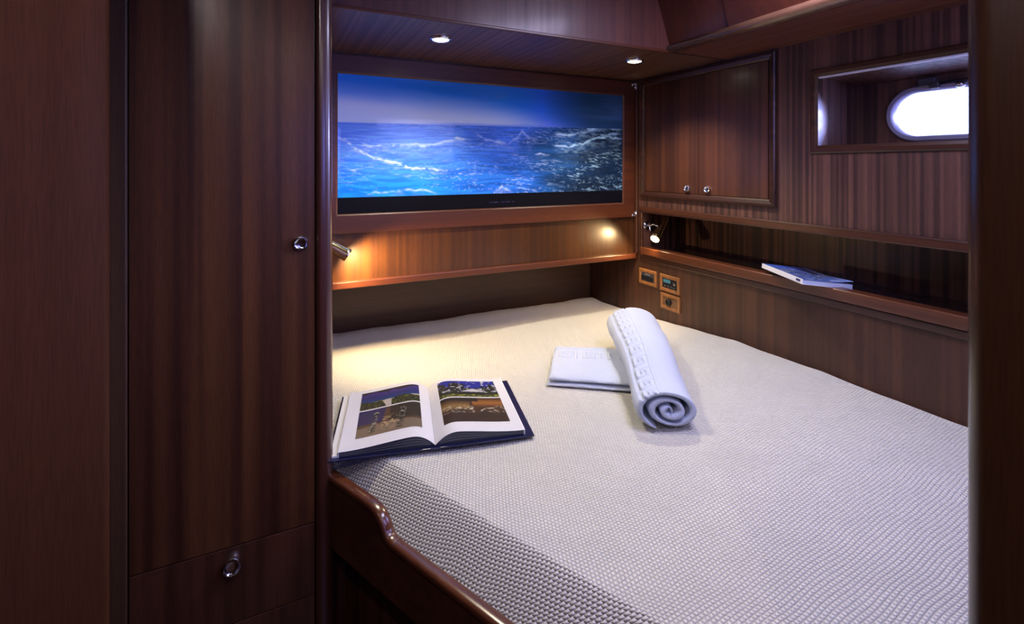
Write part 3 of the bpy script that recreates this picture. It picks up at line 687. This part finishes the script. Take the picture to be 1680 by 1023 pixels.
cv = grid_mesh('cover', Pm, COVER_INK, mg, cols=cc); sm = cv.modifiers.new('solid', 'SOLIDIFY'); sm.thickness = .0008
cv['label'] = 'blue and grey picture cover'

# ================================================================== OPEN BOOK on the bed
ANG = math.radians(-13.2)
bk = thing('open_book', 'large open hardback picture book with a navy cover, lying on the bed', 'book', (.384, 1.232, .664), (0, 0, ANG))
HW, HL, CT = .268, .352, .0035
def tilt(x): return .0
# covers: two boards and a spine strip
navy = mat('navy_cover', (.012, .014, .055), .25, coat=.4)[0]
_, nt, b = mat('navy_cover_print'); 
def cover(side):
    bm = bmesh.new(); box(bm, *((-HW, -.012) if side < 0 else (.012, HW)), 0, HL, 0, CT, .001); return obj('cover_board', bm, navy, bk)
cover(-1); cover(1)
bm = bmesh.new(); prism(bm, [(-.013, .001), (-.006, -.0005), (.006, -.0005), (.013, .001), (.013, .004), (.006, .0025), (-.006, .0025), (-.013, .004)], lambda p, t: (p[0], t, p[1]), 0, HL); obj('spine', bm, navy, bk)
def hgt(a):   # height of the top leaf above the board, a = distance from the gutter
    return CT+.003+.031*(1-(1-np.clip(a/.07, 0, 1))**2.4)*(1-.62*sst((a-.02)/.22))
PB0, PB1, PW = .010, HL-.010, .240
# page blocks (dark slate sides) with leaf lines on the front
edge_m = mat('dark_page_edges', (.030, .034, .052), .35)[0]
for s in (-1, 1):
    aa = np.linspace(.0, PW, 40); bm = bmesh.new()
    top = [(s*a, float(hgt(a))-.0022) for a in aa]; bot = [(s*PW, CT+.0002), (s*.004, CT+.0002)]
    prism(bm, top+bot, lambda p, t: (p[0], t, p[1]), PB0+.001, PB1-.001); obj('page_block', bm, edge_m, bk)
    bm = bmesh.new()
    for q in (.30, .55, .78):
        pts = [(s*a, PB0+.0006, CT+(float(hgt(a))-CT-.002)*q) for a in aa[2:]]; tube(bm, pts, .0005, 5)
    obj('leaf_edges', bm, mat('leaf_edge_grey', (.14, .15, .20), .4)[0], bk)
    # white fore edge of the leaves
    bm = bmesh.new(); box(bm, *sorted((s*PW, s*(PW+.004))), PB0, PB1, CT+.0002, float(hgt(PW))-.001, .0005); obj('fore_edge', bm, PAPER, bk)
def page_img(n, m_, side):
    A, B = np.meshgrid(np.linspace(0, 1, n), np.linspace(0, 1, m_), indexing='ij')   # A from the gutter, B from the bottom
    X_ = A if side > 0 else 1-A     # left to right as read
    c = np.broadcast_to(np.array([.60, .60, .65]), A.shape+(3,)).copy()
    def put(x0, x1, y0, y1, fn):
        nonlocal c
        ins = (X_ > x0) & (X_ < x1) & (B > y0) & (B < y1); u = (X_-x0)/(x1-x0); v = (B-y0)/(y1-y0)
        c = np.where(ins[..., None], fn(u, v)**1.2*.45, c)
    L = lambda col, sh: np.broadcast_to(lin(col), sh.shape+(3,)).copy()
    def mm(c0, col, t): return c0*(1-t[..., None])+lin(col)*t[..., None]
    def beach(u, v):
        n_ = fbm(u*14, v*9, 4, 500); c0 = L((38, 62, 150), u); c0 = mm(c0, (84, 60, 158), sst(v+.2*(n_-.5), .62, .8)); c0 = mm(c0, (20, 92, 160), sst(1-np.abs(v-.45)/.15)*.8)
        c0 = mm(c0, (26, 28, 26), sst(v+.35*(fbm(u*9, v*12, 4, 510)-.5), .86, .93))
        c0 = mm(c0, (235, 225, 215), ((v < .34+.10*u) & (v > .02)).astype(float)*sst(u, .2, .3))
        hedge = ((v < .40+.25*(fbm(u*11, u*0, 3, 520)-.4)) & ((u < .42-.2*(v-.1)) | (u > .52))).astype(float)
        c0 = mm(c0, (30, 40, 18), hedge); c0 = mm(c0, (150, 160, 60), hedge*sst(fbm(u*40, v*30, 2, 530), .55, .8)); return c0
    def tables(u, v):
        c0 = L((110, 82, 62), u); c0 = mm(c0, (44, 40, 120), ((v > .45) & (u < .34+.1*v)).astype(float)); c0 = mm(c0, (40, 34, 28), ((v > .42) & (u > .5)).astype(float)*.8)
        c0 = mm(c0, (160, 140, 120), (v < .42-.2*np.abs(u-.5)).astype(float))
        n_ = fbm(u*26, v*22, 3, 540); c0 = mm(c0, (235, 205, 160), sst(n_, .52, .66)*sst(1-np.abs(u-.48)/.28)*sst(1-np.abs(v-.38)/.36))
        for cx in (.25, .68): c0 = mm(c0, (22, 26, 18), sst(fbm(u*30, v*24, 2, 550), .35, .5)*sst(1-np.abs(u-cx-.1*(v-.4))/.08)*(v > .1)*(v < .85)); 
        for cx in (.25, .68): c0 = mm(c0, (230, 235, 220), sst(fbm(u*44, v*34, 2, 556), .58, .7)*sst(1-np.abs(u-cx-.1*(v-.4))/.07)*(v > .15)*(v < .85))
        return c0
    def villa(u, v):
        c0 = L((36, 52, 190), u); n_ = fbm(u*13, v*8, 4, 560); c0 = mm(c0, (24, 30, 20), sst(n_+.9*(.62-v)+.35*np.abs(u-.55), .45, .55)); c0 = mm(c0, (90, 96, 24), (v < .20).astype(float)*.8)
        c0 = mm(c0, (240, 240, 250), ((v > .28) & (v < .52-.9*np.abs(u-.58))).astype(float)); c0 = mm(c0, (20, 18, 18), ((v < .32) & (v > .12) & (np.abs(u-.55) < .22)).astype(float))
        c0 = mm(c0, (235, 238, 255), sst(fbm(u*22, v*16, 3, 570), .64, .74)*(v > .3)); c0 = mm(c0, (200, 200, 70), sst(fbm(u*30, v*30, 2, 575), .5, .8)*(v < .16)); return c0
    def lounge(u, v):
        c0 = L((104, 62, 26), u); c0 = mm(c0, (196, 130, 50), sst(1-np.abs(v-.78+.25*(u-.7)**2)/.2)*(u > .5)); c0 = mm(c0, (176, 140, 80), sst(1-np.abs(v-.62)/.25)*(u < .45))
        c0 = mm(c0, (72, 30, 14), (v < .36).astype(float)); c0 = mm(c0, (46, 26, 20), (v > .88-.1*u).astype(float)*(u < .6))
        n_ = fbm(u*24, v*20, 3, 580); c0 = mm(c0, (245, 235, 215), sst(n_, .56, .66)*sst(1-np.abs(v-.5)/.2)*((u < .5) | (u > .6))); c0 = mm(c0, (24, 26, 30), sst(fbm(u*16, v*24, 3, 590), .55, .65)*sst(1-np.abs(v-.42)/.16)); return c0
    if side < 0:
        put(.155, .875, .60, .935, beach); put(.155, .875, .150, .585, tables)
    else:
        put(.115, .88, .60, .935, villa); put(.115, .88, .150, .585, lounge)
    cap = (np.abs(B-.125) < .005) & (X_ > .45) & (X_ < .86) & (vnoise(X_*140, X_*0, 600+side) > .45); c[cap] = (.45, .45, .48)
    return c
for s in (-1, 1):
    n, m_ = 170, 170
    A, B = np.meshgrid(np.linspace(0, 1, n), np.linspace(0, 1, m_), indexing='ij')
    a = A*(PW+.003); Pg = np.stack([s*a, PB0-.001+B*(PB1-PB0+.002), hgt(a)-.0012+.0*B], -1)
    o = grid_mesh('printed_page', Pg, PAGE, bk, cols=page_img(n, m_, s)); sm = o.modifiers.new('solid', 'SOLIDIFY'); sm.thickness = .0008
    o['label'] = 'left page with a beach and a terrace photo' if s < 0 else 'right page with a villa and a lounge photo'
# one loose leaf lifting at the left fore edge
bm = bmesh.new(); box(bm, -HW+.006, -PW-.002, PB0, PB1, CT, CT+.006, .001); obj('endpaper', bm, PAPER, bk)

# ================================================================== TOWELS
KEY = ["########", "#......#", "#.####.#", "#.#..#.#", "#.##.#.#", "#....#.#", "######.#", ".......#"]
KB = np.array([[1. if ch == '#' else 0. for ch in r] for r in KEY])
def meander(a, b):
    """a runs along the band (one motif per unit), b in 0..1 across it"""
    fa = (a % 1)*8; fb = np.clip(b, 0, .999)*8; ins = (b > 0) & (b < 1)
    return np.where(ins, KB[(7-fb).astype(int) % 8, fa.astype(int) % 8], 0)
# rolled towel
A0 = np.array([.972, 1.008]); A1 = np.array([1.275, 1.520]); ax = A1-A0; RL = np.linalg.norm(ax); ax = ax/RL
tr = thing('rolled_towel', 'white towel rolled up, lying diagonally over the folded towel', 'towel', (float((A0+A1)[0]/2), float((A0+A1)[1]/2), .72), (0, 0, math.atan2(ax[1], ax[0])), 'white embossed towels on the bed')
NT, NLn = 2.7, 150
th_ = np.linspace(0, 2*PI*NT, 620); thick = .013
def spiral(th_, R, off):
    r = R-(R*.93)*(th_/th_[-1])-off; r = np.maximum(r, .002)
    ph = PI*1.35-th_           # the loose end tucks under on the left hand side
    return r*np.cos(ph), r*np.sin(ph)
Ls = np.linspace(-RL/2, RL/2, NLn)
outer_i = []; P_ = np.zeros((2*len(th_), NLn, 3))
for j, l in enumerate(Ls):
    t01 = (l+RL/2)/RL
    R = .076+.014*sst(t01, 0, .9); R *= 1-.10*sst(t01, .93, 1.)**2
    zc_ = .058+.012*t01-.02
    tel = .012*np.cos(th_*1.0)   # uneven layers at the ends
    lx = l+np.where(abs(l) > RL/2-.04, 1, 0)*(.010*np.sin(th_*.9+1)-.010*(th_/th_[-1]))*np.sign(l)*(-1 if l < 0 else 1)*((abs(l)-RL/2+.04)/.04)
    sx, sz = spiral(th_, R, 0.); ix, iz = spiral(th_, R, thick)
    ph = (PI*1.35-th_)
    first = (th_ < 2*PI).astype(float)
    bnd = (ph % (2*PI))/PI            # 0..1 over the upper half
    km = meander(np.full_like(th_, l/.052), (bnd-.60)/.26)
    disp = first*(-.0055*km-.0016*((np.abs(bnd-.585) < .012)))
    lump = 1+.035*(vnoise(np.full_like(th_, l*16+40), th_*1.1, 700)-.5)*2
    f = (1+disp/R)*lump
    P_[:len(th_), j] = np.stack([lx, -sx*f*1.20, sz*f*.76], -1)
    P_[len(th_):, j] = np.stack([lx, -ix[::-1]*lump[::-1]*1.20, iz[::-1]*lump[::-1]*.76], -1)
    P_[:, j, 2] += R*.735+mz(float(A0[0]+ax[0]*RL*t01), float(A0[1]+ax[1]*RL*t01))-.72+.036*sst(t01, .08, .45)
    # sit flat on the bed
# rest on the folded towel on the way to the back
grid = grid_mesh('terry_roll', P_, TOWEL, tr, wrap_u=True)
# cap the two ends of the spiral ribbon
me = grid.data; bm = bmesh.new(); bm.from_mesh(me); bm.verts.ensure_lookup_table(); n2_ = len(th_)
for col in (0, NLn-1):
    for i in range(n2_-1):
        a = i*NLn+col; b_ = (i+1)*NLn+col; c_ = (2*n2_-2-i)*NLn+col; d_ = (2*n2_-1-i)*NLn+col
        try: bm.faces.new([bm.verts[a], bm.verts[b_], bm.verts[c_], bm.verts[d_]])
        except ValueError: pass
bmesh.ops.recalc_face_normals(bm, faces=bm.faces[:]); bm.to_mesh(me); bm.free()
me.polygons.foreach_set('use_smooth', [True]*len(me.polygons))

# folded towel under it
ft = thing('folded_towel', 'white towel folded flat, lying partly under the rolled towel', 'towel', (.82, 1.405, .674), (0, 0, math.radians(-44)), 'white embossed towels on the bed')
def slab(name, x0, x1, y0, y1, z0, z1, key=False, seed=0, slope=0.):
    nU, nV = 210, 300
    h_ = nV//2; q = np.linspace(-1, 1, h_); q = np.sign(q)*(1-(1-np.abs(q))**1.25)
    loop_y = np.concatenate([-q, q]); loop_z = np.concatenate([np.sqrt(1-np.abs(q)**9)+1e-4, -np.sqrt(1-np.abs(q)**9)-1e-4])
    u = np.linspace(0, 1, nU); U_ = np.repeat(u[:, None], nV, 1)
    cy, cz = (y0+y1)/2, (z0+z1)/2; hy, hz_ = (y1-y0)/2, (z1-z0)/2
    yy = cy+hy*loop_y[None]+0*U_; sn = loop_z[None]+0*U_; zz = cz+hz_*sn
    endr = np.minimum(U_, 1-U_)*(x1-x0)/.012; sh = np.sqrt(np.clip(1-(1-np.clip(endr, 0, 1))**2, .02, 1))
    zz = cz+(zz-cz)*sh; xx = x0+U_*(x1-x0)
    wob = .0035*(fbm(xx*22+seed, yy*22, 3, 800+seed)-.5)*2
    top = (sn > 0)
    xx = xx+.004*(fbm(yy*30, zz*60, 2, 820+seed)-.5)*2
    zz = zz+wob*top
    xx = xx-.14*yy
    if key: zz = zz-.0065*meander((xx+.14*yy-x0-.012)/.088, (yy-(y1-.125))/.095)*top
    ca_, sa_ = math.cos(math.radians(-44)), math.sin(math.radians(-44))
    zz = zz+mz(.82+xx*ca_-yy*sa_, 1.405+xx*sa_+yy*ca_)-.671
    P = np.stack([xx, yy, zz], -1).transpose(1, 0, 2)
    o = grid_mesh(name, P, TOWEL, ft, wrap_u=True)
    me = o.data; bm = bmesh.new(); bm.from_mesh(me); bm.verts.ensure_lookup_table()
    for c in (0, nU-1): bm.faces.new([bm.verts[i*nU+c] for i in range(nV)])
    bmesh.ops.recalc_face_normals(bm, faces=bm.faces[:]); bm.to_mesh(me); bm.free(); return o
slab('fold', 0, .28, 0, .285, -.001, .017, seed=1)
slab('fold', .004, .285, .003, .280, .0155, .036, True, seed=2)
